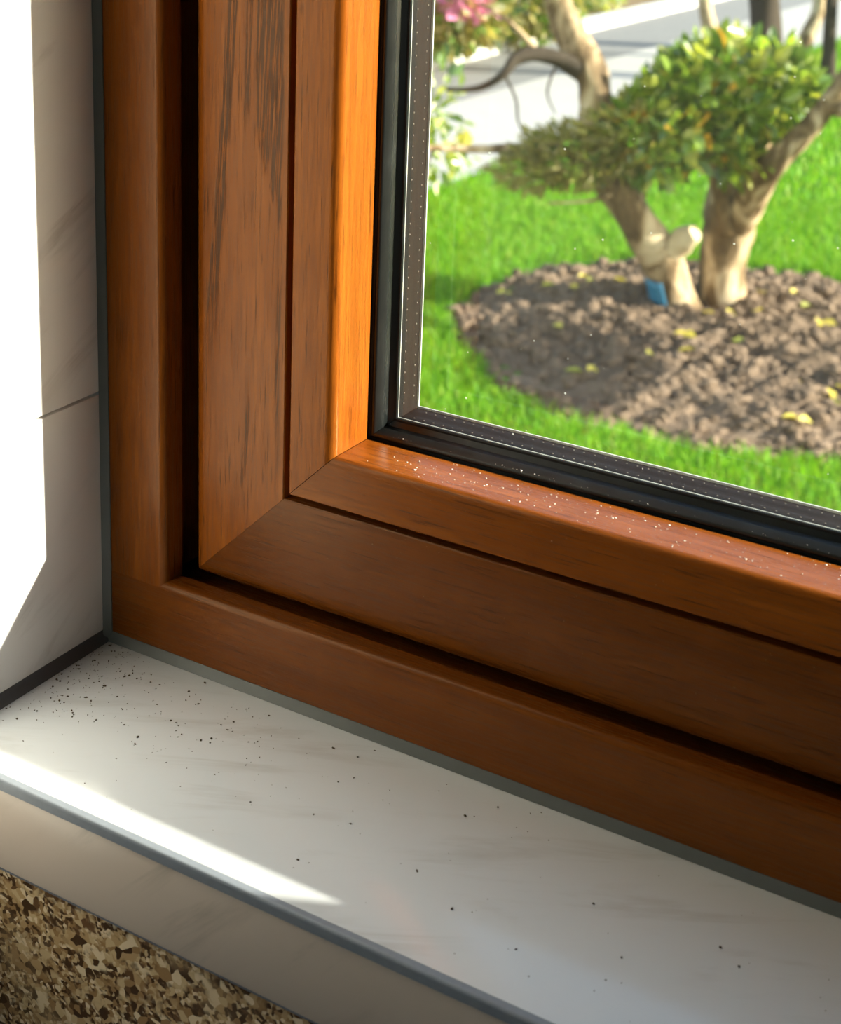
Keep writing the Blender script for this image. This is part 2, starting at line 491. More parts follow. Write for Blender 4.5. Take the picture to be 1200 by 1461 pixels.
# ------------------------------------------------------------------ room shell
wl = box('wall_left', (-0.20, ROOM_Y, ROOM_Z0), (XT - 0.0095, 0.125, ROOM_Z1), GROUT)
tag(wl, kind='structure')
rows = [(ROOM_Z0 + 0.002, -0.756), (-0.7545, -0.456), (-0.4545, -0.156), (-0.1545, 0.0049), (0.0064, 0.1408), (0.1423, 0.4400), (0.4415, 0.7400), (0.7415, 1.0400), (1.0415, 1.34), (1.3415, 1.598)]
tile_cache = {}
for (z0, z1) in rows:
    for k in range(6):
        y1 = -0.0015 - k * 0.6015
        y0 = max(y1 - 0.60, ROOM_Y + 0.001)
        if z0 < 0 and k == 0: y1 = -D - 0.001
        if y1 - y0 < 0.02: continue
        box('tile', (XT - 0.0095, y0, z0), (XT, y1, z1), TILE, wl, bev=0.0004)

wf = tag(empty('wall_front', (0, 0, 0)), kind='structure')
box('wall_above', (-0.0128, 0.0, H), (ROOM_X, 0.125, ROOM_Z1), PAINT, wf)
box('wall_beside', (W, 0.0, 0.0), (ROOM_X, 0.125, H), PAINT, wf)
box('wall_below', (-0.0128, -D + 0.0145, ROOM_Z0), (ROOM_X, 0.125, -0.0105), PAINT, wf)
box('wall_beside', (RXS, -D + 0.0145, -0.0105), (ROOM_X, 0.0, ROOM_Z1), PAINT, wf)
box('granite_panel', (XT, -D + 0.0035, -0.45), (RXS, -D + 0.014, -0.0500), GRAN, wf, bev=0.0005)
box('granite_panel', (RXS + 0.0015, -D + 0.0035, -0.45), (ROOM_X - 0.01, -D + 0.014, -0.0500), GRAN, wf, bev=0.0005)
tag(box('floor', (-0.20, ROOM_Y - 0.15, ROOM_Z0 - 0.1), (ROOM_X + 0.15, 0.125, ROOM_Z0), FLOORM), kind='structure')
tag(box('ceiling', (-0.20, ROOM_Y - 0.15, ROOM_Z1), (ROOM_X + 0.15, 0.125, ROOM_Z1 + 0.1), PAINTC), kind='structure')
tag(box('wall_right', (ROOM_X, ROOM_Y - 0.15, ROOM_Z0), (ROOM_X + 0.15, 0.125, ROOM_Z1), PAINT), kind='structure')
# unseen wall behind the camera, its opening added to let sky fill in
wb = tag(empty('wall_back', (0, ROOM_Y, ROOM_Z0)), kind='structure')
OX0, OX1, OZ0, OZ1 = 1.0, 2.1, -0.1, 1.1
for a, b in (((-0.20, ROOM_Y - 0.15, ROOM_Z0), (OX0, ROOM_Y, ROOM_Z1)), ((OX1, ROOM_Y - 0.15, ROOM_Z0), (ROOM_X, ROOM_Y, ROOM_Z1)),
             ((OX0, ROOM_Y - 0.15, OZ1), (OX1, ROOM_Y, ROOM_Z1)), ((OX0, ROOM_Y - 0.15, ROOM_Z0), (OX1, ROOM_Y, OZ0))):
    child(box('wall_section', a, b, PAINT), wb)

# ------------------------------------------------------------------ garden axes: ground level, right / away directions of the garden bed
ZG = CAM.z - 2.2
GR = Vector((0.86437, 0.50285, 0)); GF = Vector((-0.50285, 0.86437, 0))
GO = Vector((0.5102, -0.5726, ZG))
def G(r_, d_, h_=0.0): return GO + GR * r_ + GF * d_ + Vector((0, 0, h_))
GRn = np.array(GR); GFn = np.array(GF); GOn = np.array(GO)
def Gn(r_, d_, h_):
    return GOn + np.outer(r_, GRn) + np.outer(d_, GFn) + np.outer(h_, [0, 0, 1])
BED = (1.42, 6.50, 1.27)     # centre and radius of the planting bed

# ---- materials outdoors
def ground_mat():
    m, nt, b, o = mat('lawn_soil_green')
    n = N(nt)
    f = n.noise(n.coord(), 6, 5, 0.7)
    n.link(n.ramp(f, [(0.3, (0.05, 0.13, 0.012)), (0.6, (0.10, 0.22, 0.022)), (0.8, (0.16, 0.26, 0.035))]), b.inputs['Base Color'])
    setp(b, rough=0.9, spec=0.1)
    return m
LAWN = ground_mat()
def leafy(name, c, rough=0.35, trans=0.4, spec=0.5):
    m, nt, b, o = mat(name)
    n = N(nt)
    ri = n.new('NewGeometry').outputs['Random Per Island']
    col = n.ramp(ri, [(0.0, tuple(q * 0.62 for q in c)), (0.5, c), (1.0, tuple(min(1, q * 1.35) for q in c))])
    n.link(col, b.inputs['Base Color'])
    setp(b, rough=rough, spec=spec)
    tl = n.new('BsdfTranslucent')
    n.link(n.mix(1.0, col, (1.0, 1.0, 0.45), 'MULTIPLY'), tl.inputs[0])
    mx = n.new('MixShader'); mx.inputs[0].default_value = trans
    n.link(b.outputs[0], mx.inputs[1]); n.link(tl.outputs[0], mx.inputs[2]); n.link(mx.outputs[0], o.inputs[0])
    return m
GRASS = [leafy('grass_green', (0.13, 0.34, 0.014), 0.5, 0.45, 0.25), leafy('grass_bright', (0.23, 0.45, 0.022), 0.5, 0.45, 0.25), leafy('grass_dry', (0.36, 0.42, 0.08), 0.6, 0.4, 0.2)]
LEAF_D = leafy('leaf_dark_green', (0.12, 0.21, 0.03), 0.27, 0.40, 1.0)
LEAF_M = leafy('leaf_mid_green', (0.26, 0.37, 0.055), 0.27, 0.48, 1.0)
LEAF_Y = leafy('leaf_yellow_green', (0.52, 0.53, 0.11), 0.28, 0.5, 1.0)
LEAF_O = leafy('leaf_autumn_orange', (0.62, 0.34, 0.04), 0.35, 0.40, 0.4)
LEAF_OL = leafy('leaf_olive', (0.40, 0.34, 0.12), 0.4, 0.45, 0.4)
LEAF_YE = leafy('leaf_fallen_yellow', (0.72, 0.60, 0.12), 0.5, 0.35, 0.3)
PINK = leafy('petal_pink', (0.75, 0.25, 0.45), 0.5, 0.4, 0.3)
PALE = leafy('leaf_variegated_pale', (0.62, 0.66, 0.40), 0.4, 0.4, 0.4)

def soil_mat():
    m, nt, b, o = mat('dug_soil')
    n = N(nt)
    f = n.noise(n.coord(), 14, 6, 0.7)
    g = n.noise(n.coord(), 70, 4, 0.7)
    c = n.ramp(f, [(0.3, (0.17, 0.118, 0.078)), (0.55, (0.28, 0.198, 0.138)), (0.75, (0.38, 0.275, 0.195))])
    n.link(n.mix(n.math('MULTIPLY', g, 0.5), c, (0.12, 0.085, 0.06)), b.inputs['Base Color'])
    n.link(n.bump(g, 0.8, 0.02), b.inputs['Normal'])
    setp(b, rough=0.95, spec=0.1)
    return m
SOIL = soil_mat()
def bark():
    m, nt, b, o = mat('peeling_tan_bark')
    n = N(nt)
    v = n.coord((1, 1, 0.45))
    f = n.noise(v, 9, 4, 0.6, 0.8)
    g = n.noise(v, 60, 4, 0.7)
    c = n.ramp(f, [(0.36, (0.095, 0.058, 0.027)), (0.47, (0.20, 0.13, 0.065)), (0.54, (0.42, 0.30, 0.175)), (0.68, (0.64, 0.51, 0.34))])
    n.link(n.mix(n.math('MULTIPLY', n.map(g, 0.5, 0.8), 0.45), c, (0.10, 0.062, 0.03)), b.inputs['Base Color'])
    n.link(n.bump(n.math('ADD', f, n.math('MULTIPLY', g, 0.4)), 0.6, 0.02), b.inputs['Normal'])
    setp(b, rough=0.8, spec=0.25)
    return m
BARK = bark()
PALEBARK = plain('pale_sunlit_stub', (0.62, 0.49, 0.32), 0.7, 0.2, var=0.25, vscale=30, bump=0.3)  # cut stub paler than the bark: its sunlit look is put into the colour
DBARK = plain('dark_bark', (0.05, 0.038, 0.027), 0.9, 0.15, var=0.4, vscale=25, bump=0.5)
CONC = plain('pale_concrete', (0.38, 0.365, 0.335), 0.85, 0.2, var=0.10, vscale=5, bump=0.1)
ASPH = plain('grey_asphalt', (0.20, 0.195, 0.185), 0.9, 0.2, var=0.15, vscale=8, bump=0.2)
KERB = plain('white_kerb_concrete', (0.60, 0.58, 0.54), 0.8, 0.2)
VERGE = plain('verge_earth', (0.20, 0.14, 0.08), 0.95, 0.1, var=0.4, vscale=3)
BLUE = plain('blue_plastic', (0.03, 0.16, 0.28), 0.4, 0.4)

# ---- ground surfaces (the drive runs straight away from the house)
EXT_Y = 0.125
tag(box('ground_lawn', (-4.0, EXT_Y, ZG - 0.3), (30, 60, ZG), LAWN), 'short green lawn around the planting bed outside the window', kind='structure')
tag(box('pavement', (-5.35, EXT_Y, ZG - 0.3), (-4.0, 60, ZG - 0.004), CONC), 'pale concrete pavement strip beside the lawn', kind='structure')
tag(box('road', (-6.33, EXT_Y, ZG - 0.3), (-5.35, 60, ZG - 0.012), ASPH), 'grey asphalt lane beyond the pale pavement', kind='structure')
kerb = tag(empty('kerb', (-6.48, 12, ZG - 0.3)), 'white concrete kerb along the far side of the grey lane', kind='structure')
for k in range(40):
    y0 = 2.0 + k * 1.0
    child(box('kerb_stone', (-6.63, y0 + 0.006, ZG - 0.3), (-6.33, y0 + 0.994, ZG + 0.075), KERB, bev=0.012), kerb)
tag(box('verge', (-40, EXT_Y, ZG - 0.3), (-6.63, 60, ZG + 0.03), VERGE), 'brown earth verge behind the white kerb', kind='structure')
tag(box('wall_exterior', (-6.0, -0.1, ZG - 0.3), (-0.22, 0.125, ROOM_Z1 + 1.0), EXTW), kind='structure')

# ---- planting bed: mound with clods
def soil_height(x, y):
    return (np.sin(x * 7.1 + 1.3) * np.cos(y * 6.3) + 0.7 * np.sin(x * 17.0 + y * 11.0) + 0.5 * np.cos(x * 31 - y * 27) + 0.4 * np.sin(x * 53 + y * 47)) * 0.016
def bed_radius(th):
    return BED[2] * (1 + 0.03 * np.sin(3 * th + 1) + 0.02 * np.sin(7 * th) + 0.012 * np.sin(17 * th + 2))
nr, nt_ = 70, 220
rad = np.linspace(0, 1, nr) ** 0.8
th = np.linspace(0, 2 * np.pi, nt_, endpoint=False)
RR, TT = np.meshgrid(rad, th, indexing='ij')
Rm = RR * bed_radius(TT)
px = BED[0] + Rm * np.cos(TT); py = BED[1] + Rm * np.sin(TT)
hz = 0.045 * (1 - RR ** 3) + soil_height(px, py) * (1 - RR ** 6) + 0.012 * rng.standard_normal(RR.shape) * (1 - RR ** 6) - 0.012 * RR ** 8 + 0.006
bedV = Gn(px.ravel(), py.ravel(), hz.ravel())
idx = np.arange(nr * nt_).reshape(nr, nt_)
a_ = idx[:-1, :]; b_ = idx[1:, :]
bedF = np.stack([a_, np.roll(a_, -1, 1), np.roll(b_, -1, 1), b_], -1).reshape(-1, 4)[:, ::-1]
bed = empty('planting_bed', G(BED[0], BED[1], 0))
tag(bed, 'round bed of dug brown soil in the lawn under the tree', 'flower bed')
child(obj('soil_mound', fast_mesh('soil_mound', bedV, bedF, [SOIL], smooth=False)), bed)
bm = bmesh.new(); bmesh.ops.create_icosphere(bm, subdivisions=1, radius=1)
icoV = np.array([v.co[:] for v in bm.verts]); icoF = np.array([[v.index for v in f.verts] for f in bm.faces]); bm.free()
def lumps(nc, cr, cdp, rmax, smin, smax, hoff):
    Vs = []; Fs = []
    for i in range(nc):
        q = math.sqrt(rng.random()) * rmax; t = rng.random() * 2 * math.pi
        q *= float(bed_radius(np.array(t))) / BED[2]
        r_, d_ = cr + q * math.cos(t), cdp + q * math.sin(t)
        s = smin + (smax - smin) * rng.random() ** 2.5
        S = np.array([s * (0.7 + 0.7 * rng.random()), s * (0.7 + 0.7 * rng.random()), s * (0.5 + 0.4 * rng.random())])
        v = icoV * (1 + 0.38 * rng.standard_normal((len(icoV), 1))) * S
        ax = rng.standard_normal(3); ax /= np.linalg.norm(ax)
        v = v @ np.array(Matrix.Rotation(rng.random() * 0.9, 3, Vector(ax))) @ np.array(Matrix.Rotation(rng.random() * 6.28, 3, 'Z'))
        rho = q / BED[2]
        hh = 0.045 * (1 - rho ** 3) + float(soil_height(np.array(r_), np.array(d_))) + hoff
        Vs.append(v + np.array(G(r_, d_, hh + S[2] * 0.2))); Fs.append(icoF + len(icoV) * i)
    return np.concatenate(Vs), np.concatenate(Fs)
V, F = lumps(8500, BED[0], BED[1], BED[2] * 0.97, 0.006, 0.036, -0.003)
child(tag(obj('soil_clods', fast_mesh('soil_clods', V, F, [SOIL])), 'crumbly clods of brown soil', kind='stuff'), bed)

# ---- grass
def grass(name, n, rr_, dd_, hmin, hmax, wid, dens_pow=0.0):
    r_ = rng.uniform(*rr_, n); d_ = dd_[0] + (dd_[1] - dd_[0]) * rng.random(n) ** (1 + dens_pow)
    P = Gn(r_, d_, np.zeros(n))
    dx, dy = r_ - BED[0], d_ - BED[1]
    q = np.hypot(dx, dy) / bed_radius(np.arctan2(dy, dx))
    keep = (q > 0.97 + 0.05 * rng.random(n)) & (P[:, 0] > -3.99) & (P[:, 1] > 0.3) & (r_ > -0.9 - 0.05 * d_) & (r_ < 0.9 + 0.34 * d_)
    P = P[keep]; m = len(P)
    hgt = rng.uniform(hmin, hmax, m); az = rng.random(m) * 2 * np.pi
    wd = wid * (0.6 + 0.8 * rng.random(m))
    side = np.stack([np.cos(az), np.sin(az), np.zeros(m)], 1) * wd[:, None]
    la = rng.random(m) * 2 * np.pi; lm = hgt * (0.15 + 0.6 * rng.random(m))
    lean = np.stack([np.cos(la) * lm, np.sin(la) * lm, np.zeros(m)], 1)
    up = np.array([0, 0, 1.0])
    v0 = P - side; v1 = P + side
    mid = P + lean * 0.35 + up * hgt[:, None] * 0.6
    v2 = mid + side * 0.7; v3 = mid - side * 0.7
    v4 = P + lean + up * hgt[:, None]
    V = np.stack([v0, v1, v2, v3, v4], 1).reshape(-1, 3)
    k = np.arange(m)[:, None] * 5
    F = np.concatenate([k + [0, 1, 2], k + [0, 2, 3], k + [3, 2, 4]], 1).reshape(-1, 3)
    mi = np.repeat(rng.choice([0, 1, 2], m, p=[0.55, 0.37, 0.08]), 3)
    return obj(name, fast_mesh(name, V, F, GRASS, mi))
tag(grass('grass', 150000, (-1.4, 3.4), (4.2, 9.2), 0.03, 0.075, 0.0030), 'short bright green grass blades growing round the soil bed', 'grass', kind='stuff')
tag(grass('grass', 70000, (-1.5, 6.4), (9.2, 17.5), 0.04, 0.09, 0.0060), 'green grass blades on the far lawn towards the lane', 'grass', kind='stuff')

# ---- leaves
leafV = np.array([(0, 0, 0), (0.24, 0.38, 0.05), (0, 1, -0.06), (-0.24, 0.38, 0.05), (0, 0.45, -0.02), (0.17, 0.72, 0.02), (-0.17, 0.72, 0.02)], float)
leafF = np.array([(0, 1, 4), (0, 4, 3), (4, 1, 5), (4, 5, 2), (4, 2, 6), (4, 6, 3)])
def leaf_frames(n, outward, spread=0.8, up=0.5):
    """orthonormal frames with the leaf's length pointing roughly outwards"""
    y = outward + spread * rng.standard_normal((n, 3)) * 0.6
    y /= np.linalg.norm(y, axis=1)[:, None]
    z = np.array([0, 0, up]) + 0.55 * rng.standard_normal((n, 3))
    x = np.cross(y, z); x /= np.linalg.norm(x, axis=1)[:, None]
    z = np.cross(x, y)
    return x, y, z
def leaf_batch(cent, outward, size, spread=0.8, up=0.5, narrow=1.0):
    n = len(cent)
    x, y, z = leaf_frames(n, outward, spread, up)
    s = size * (0.6 + 0.7 * rng.random(n))
    return cent, x, y, z, s
def leaf_mesh(name, batch, mats, prob, narrow=1.0):
    cent, x, y, z, s = batch
    n = len(cent)
    L = leafV * np.array([narrow, 1, 1])
    V = cent[:, None, :] + s[:, None, None] * (L[None, :, 0:1] * x[:, None, :] + L[None, :, 1:2] * y[:, None, :] + L[None, :, 2:3] * z[:, None, :])
    F = (leafF[None] + 7 * np.arange(n)[:, None, None]).reshape(-1, 3)
    mi = np.repeat(rng.choice(len(mats), n, p=prob), len(leafF))
    return fast_mesh(name, V.reshape(-1, 3), F, mats, mi)
def ellipsoid_pts(n, c, rads, shell=0.55, flat=0.0):
    """points in an ellipsoid given in garden axes (right, away, up), denser near its skin"""
    v = rng.standard_normal((n, 3)); v /= np.linalg.norm(v, axis=1)[:, None]
    q = shell + (1 - shell) * rng.random(n) ** 0.6
    lob = 1 + 0.16 * np.sin(v[:, 0] * 6 + 1) * np.cos(v[:, 2] * 7 + v[:, 1] * 4)
    loc = v * (q * lob)[:, None] * np.array(rads)
    P = Gn(c[0] + loc[:, 0], c[1] + loc[:, 1], c[2] + loc[:, 2])
    out = np.outer(v[:, 0], GRn) + np.outer(v[:, 1], GFn) + np.outer(v[:, 2], [0, 0, 1])
    return P, out

def tube(name, pts, radii, material, parent, sides=14, sub=6, wob=0.06, cap=None, flare=0.0):
    """branch: Catmull-Rom path in garden axes, uneven round section"""
    P = np.array([np.array(G(*q)) for q in pts]); R = np.array(radii, float)
    n = len(P)
    path = []; rad_ = []
    for i in range(n - 1):
        p0, p1, p2, p3 = P[max(i - 1, 0)], P[i], P[i + 1], P[min(i + 2, n - 1)]
        for k in range(sub):
            t = k / sub
            path.append(0.5 * ((2 * p1) + (-p0 + p2) * t + (2 * p0 - 5 * p1 + 4 * p2 - p3) * t * t + (-p0 + 3 * p1 - 3 * p2 + p3) * t ** 3))
            rad_.append(R[i] + (R[i + 1] - R[i]) * t)
    path.append(P[-1]); rad_.append(R[-1])
    path = np.array(path); V = []; F = []
    prev = np.array([1.0, 0.2, 0])
    ph = rng.random(4) * 6
    for i, c in enumerate(path):
        t = path[min(i + 1, len(path) - 1)] - path[max(i - 1, 0)]; t /= np.linalg.norm(t)
        x = prev - t * (prev @ t); x /= np.linalg.norm(x); y = np.cross(t, x); prev = x
        for k in range(sides):
            a = 2 * math.pi * k / sides
            fl = 1 + flare * math.exp(-i / 2.2) * (0.5 + 0.5 * math.cos(3 * a + ph[3]))
            rr2 = rad_[i] * fl * (1 + wob * (math.sin(2 * a + ph[0] + i * 0.35) + 0.8 * math.sin(3 * a + ph[1] - i * 0.5) + 0.6 * math.sin(5 * a + ph[2] + i * 0.9)))
            V.append(c + rr2 * (math.cos(a) * x + math.sin(a) * y))
    m = len(path)
    for i in range(m - 1):
        for k in range(sides):
            F.append((i * sides + k, i * sides + (k + 1) % sides, (i + 1) * sides + (k + 1) % sides, (i + 1) * sides + k))
    F.append(tuple(range(sides))[::-1]); F.append(tuple(range((m - 1) * sides, m * sides)))
    me = bpy.data.meshes.new(name)
    me.from_pydata([tuple(map(float, v)) for v in V], [], F)
    me.materials.append(material)
    if cap: me.materials.append(cap); me.polygons[-1].material_index = 1
    me.polygons.foreach_set('use_smooth', [True] * (len(F) - 2) + [False, False])
    return child(obj(name, me), parent)

# ---- the pruned tree
tree = tag(empty('garden_tree', G(1.35, 6.95, 0)), 'two-stemmed pruned garden tree with tan bark standing in the soil bed', 'tree')
tube('trunk', [(1.27, 6.9, -0.06), (1.21, 6.9, 0.11), (1.14, 6.9, 0.27), (1.0, 6.85, 0.46), (0.87, 6.8, 0.65), (0.8, 6.8, 0.81), (0.79, 6.8, 0.98), (0.76, 6.8, 1.12), (0.68, 6.85, 1.25), (0.60, 6.9, 1.42), (0.54, 6.9, 1.65), (0.50, 6.9, 1.9)],
     [0.115, 0.09, 0.095, 0.085, 0.082, 0.075, 0.075, 0.075, 0.07, 0.062, 0.055, 0.04], BARK, tree, flare=0.45)
tube('trunk', [(1.47, 7.0, -0.06), (1.45, 7.0, 0.14), (1.46, 7.0, 0.31), (1.46, 7.0, 0.47), (1.47, 7.05, 0.66), (1.48, 7.1, 0.88)],
     [0.135, 0.115, 0.112, 0.115, 0.10, 0.07], BARK, tree, flare=0.35)
tube('branch', [(1.47, 7.0, 0.36), (1.53, 6.86, 0.60), (1.575, 6.72, 0.77), (1.68, 6.68, 0.90), (1.765, 6.66, 1.04), (1.85, 6.65, 1.20), (1.95, 6.6, 1.38), (2.05, 6.5, 1.55)],
     [0.085, 0.080, 0.066, 0.048, 0.042, 0.038, 0.034, 0.026], BARK, tree)
tube('branch', [(1.44, 6.92, 0.40), (1.385, 6.86, 0.57), (1.335, 6.84, 0.70), (1.31, 6.85, 0.88)], [0.045, 0.032, 0.027, 0.022], BARK, tree)
tube('branch', [(1.60, 6.92, 0.66), (1.54, 6.85, 0.82), (1.49, 6.85, 0.96)], [0.06, 0.05, 0.035], BARK, tree)
tube('branch', [(0.76, 6.8, 1.10), (0.62, 6.75, 1.18), (0.5, 6.7, 1.21), (0.41, 6.65, 1.19), (0.36, 6.6, 1.13), (0.26, 6.6, 1.07), (0.12, 6.6, 1.06)], [0.05, 0.038, 0.034, 0.028, 0.02, 0.014, 0.008], DBARK, tree, 10)
tube('branch', [(0.52, 6.72, 1.2), (0.46, 6.7, 1.27), (0.36, 6.7, 1.36), (0.25, 6.7, 1.42)], [0.018, 0.015, 0.012, 0.008], BARK, tree, 8)
tube('twig', [(0.37, 6.6, 1.13), (0.42, 6.6, 1.03), (0.44, 6.65, 0.92), (0.48, 6.7, 0.85)], [0.008, 0.006, 0.005, 0.003], DBARK, tree, 6)
tube('twig', [(0.60, 6.75, 1.16), (0.56, 6.68, 1.05), (0.60, 6.66, 0.96)], [0.007, 0.005, 0.003], DBARK, tree, 6)
tube('cut_stub', [(1.13, 6.9, 0.24), (1.20, 6.86, 0.33), (1.235, 6.83, 0.375), (1.275, 6.80, 0.415)], [0.075, 0.062, 0.058, 0.038], PALEBARK, tree)
tube('branch', [(0.8, 6.8, 0.72), (0.65, 6.8, 0.77), (0.45, 6.75, 0.785), (0.3, 6.7, 0.785), (0.03, 6.6, 0.80)], [0.035, 0.028, 0.022, 0.018, 0.014], BARK, tree, 9)
tube('twig', [(0.92, 6.8, 0.6), (0.78, 6.6, 0.595), (0.58, 6.5, 0.6)], [0.014, 0.009, 0.005], BARK, tree, 7)
tube('branch', [(0.98, 6.85, 0.45), (1.03, 6.95, 0.6), (1.02, 6.95, 0.78)], [0.05, 0.035, 0.025], BARK, tree, 9)
# a strip of blue plastic on the foot of the left stem
V = []
for k in range(5):
    for a in np.linspace(-0.5, 1.1, 8):
        c = np.array(G(1.225 - 0.02 * k * 0.45, 6.9, 0.045 + 0.030 * k))
        V.append(c + 0.112 * (-math.cos(a) * GRn - math.sin(a) * GFn))
F = [(k * 8 + i_, k * 8 + i_ + 1, k * 8 + i_ + 9, k * 8 + i_ + 8) for k in range(4) for i_ in range(7)]
bw = mesh('blue_wrap', V, F, BLUE, None, True)
sm_ = bw.modifiers.new('thickness', 'SOLIDIFY'); sm_.thickness = 0.008
child(bw, tree)

crownA = [(1.40, 6.97, 1.02), (0.34, 0.36, 0.25)], [(1.60, 6.98, 1.06), (0.18, 0.26, 0.18)], [(1.18, 6.85, 0.98), (0.22, 0.3, 0.2)], [(1.05, 6.8, 0.86), (0.22, 0.3, 0.2)], [(1.40, 6.82, 0.80), (0.14, 0.18, 0.11)]
Ps, Os = [], []
for (c, rd), n in zip(crownA, (900, 320, 330, 380, 130)):
    P, O = ellipsoid_pts(n, c, rd); Ps.append(P); Os.append(O)
Pa = np.concatenate(Ps); Oa = np.concatenate(Os)
batch = leaf_batch(Pa, Oa, 0.098, 1.1)
# the leaves on the side of the crown that faces the house are single leaves, the others one mass
front = -(Pa - np.array(G(1.3, 6.9, 0.9))) @ GFn + 0.25 * (Pa[:, 2] - ZG - 0.9) + 0.05 * rng.standard_normal(len(Pa))
order = np.argsort(-front)
sel, rest = order[:300], order[300:]
LM = [LEAF_D, LEAF_M, LEAF_Y, LEAF_O]
child(tag(obj('foliage', leaf_mesh('foliage', tuple(q[rest] for q in batch), LM, [0.26, 0.42, 0.28, 0.04])), kind='stuff'), tree)
leaf_me = []
for m_ in LM:
    me = bpy.data.meshes.new('leaf')
    me.from_pydata([tuple(v) for v in leafV], [], [tuple(map(int, f)) for f in leafF])
    me.materials.append(m_); leaf_me.append(me)
tinv = Matrix.Translation(-tree.location)
for i in sel:
    cent, x, y, z, s = (q[i] for q in batch)
    o = bpy.data.objects.new('leaf', leaf_me[rng.choice(4, p=[0.18, 0.42, 0.35, 0.05])])
    C.objects.link(o)
    o.parent = tree
    o.matrix_parent_inverse = tinv
    s = float(s)
    o.matrix_world = Matrix(((x[0] * s, y[0] * s, z[0] * s, cent[0]), (x[1] * s, y[1] * s, z[1] * s, cent[1]), (x[2] * s, y[2] * s, z[2] * s, cent[2]), (0, 0, 0, 1)))
    o.matrix_basis = Matrix(((x[0] * s, y[0] * s, z[0] * s, cent[0]), (x[1] * s, y[1] * s, z[1] * s, cent[1]), (x[2] * s, y[2] * s, z[2] * s, cent[2]), (0, 0, 0, 1)))
# olive fine-leaved pad on the left stem
Ps, Os = [], []
for c, rd, n in (((0.70, 6.75, 0.76), (0.27, 0.26, 0.13), 1500), ((0.50, 6.7, 0.70), (0.16, 0.2, 0.08), 500), ((0.88, 6.68, 0.86), (0.18, 0.2, 0.16), 700)):
    P, O = ellipsoid_pts(n, c, rd, 0.4); Ps.append(P); Os.append(O - 0.5 * GRn)
child(tag(obj('foliage', leaf_mesh('foliage', leaf_batch(np.concatenate(Ps), np.concatenate(Os), 0.055, 0.6), [LEAF_OL, LEAF_D, LEAF_Y], [0.80, 0.14, 0.06], 0.55)), 'olive fine-leaved pad of foliage', kind='stuff'), tree)
# further pads of the tree, unseen; the low right one added to shade the bed
tube('branch', [(1.765, 6.66, 1.04), (2.05, 6.5, 1.0), (2.25, 6.2, 0.92), (2.35, 5.95, 0.9)], [0.04, 0.034, 0.028, 0.02], BARK, tree, 9)
Ps, Os = [], []
for c, rd, n in (((2.45, 5.95, 0.86), (0.20, 0.52, 0.08), 1500), ((2.45, 6.3, 1.5), (0.5, 0.5, 0.25), 900), ((0.5, 6.9, 1.95), (0.5, 0.5, 0.25), 900)):
    P, O = ellipsoid_pts(n, c, rd, 0.3); Ps.append(P); Os.append(O)
child(tag(obj('foliage', leaf_mesh('foliage', leaf_batch(np.concatenate(Ps), np.concatenate(Os), 0.08), LM, [0.36, 0.42, 0.20, 0.02])), kind='stuff'), tree)

# ---- fallen leaves on the soil, single things
fl = [(0.45, 7.0), (0.48, 7.03), (0.86, 7.22), (0.90, 7.23), (0.97, 7.16), (0.80, 7.05), (0.66, 6.42), (0.75, 5.95), (0.70, 5.88), (1.0, 6.0), (1.17, 6.35), (1.21, 6.36), (1.12, 6.15), (1.38, 6.33), (1.66, 5.80), (1.70, 5.84), (1.74, 5.80), (1.72, 5.72), (1.68, 5.70), (1.60, 5.92), (1.48, 5.48), (1.52, 5.46), (1.78, 7.0), (1.80, 6.85), (1.84, 6.72), (1.66, 7.05), (1.55, 6.72), (1.9, 6.6), (0.62, 7.08), (1.3, 6.62), (1.46, 6.78)]
fmes = []
for m_ in (LEAF_YE, LEAF_Y):
    me = bpy.data.meshes.new('fallen_leaf')
    me.from_pydata([tuple(v * np.array([1.35, 1, 2.2])) for v in leafV], [], [tuple(map(int, f)) for f in leafF])
    me.materials.append(m_); fmes.append(me)
for i, (r_, d_) in enumerate(fl):
    o = bpy.data.objects.new('fallen_leaf', fmes[i % 5 == 3])
    C.objects.link(o)
    rho = math.hypot(r_ - BED[0], d_ - BED[1]) / BED[2]
    o.location = G(r_, d_, 0.045 * (1 - rho ** 3) + float(soil_height(np.array(r_), np.array(d_))) + 0.030)
    o.rotation_euler = (rng.uniform(-0.5, 0.5), rng.uniform(-0.5, 0.5), rng.uniform(0, 6.28))
    o.scale = (0.075,) * 3
    tag(o, 'small yellow-green fallen leaf lying on the brown soil bed' if i % 5 == 3 else 'small clear yellow fallen leaf lying on the brown soil bed', 'leaf', 'yellow-green fallen leaves on the soil bed' if i % 5 == 3 else 'fallen leaves on the soil bed')

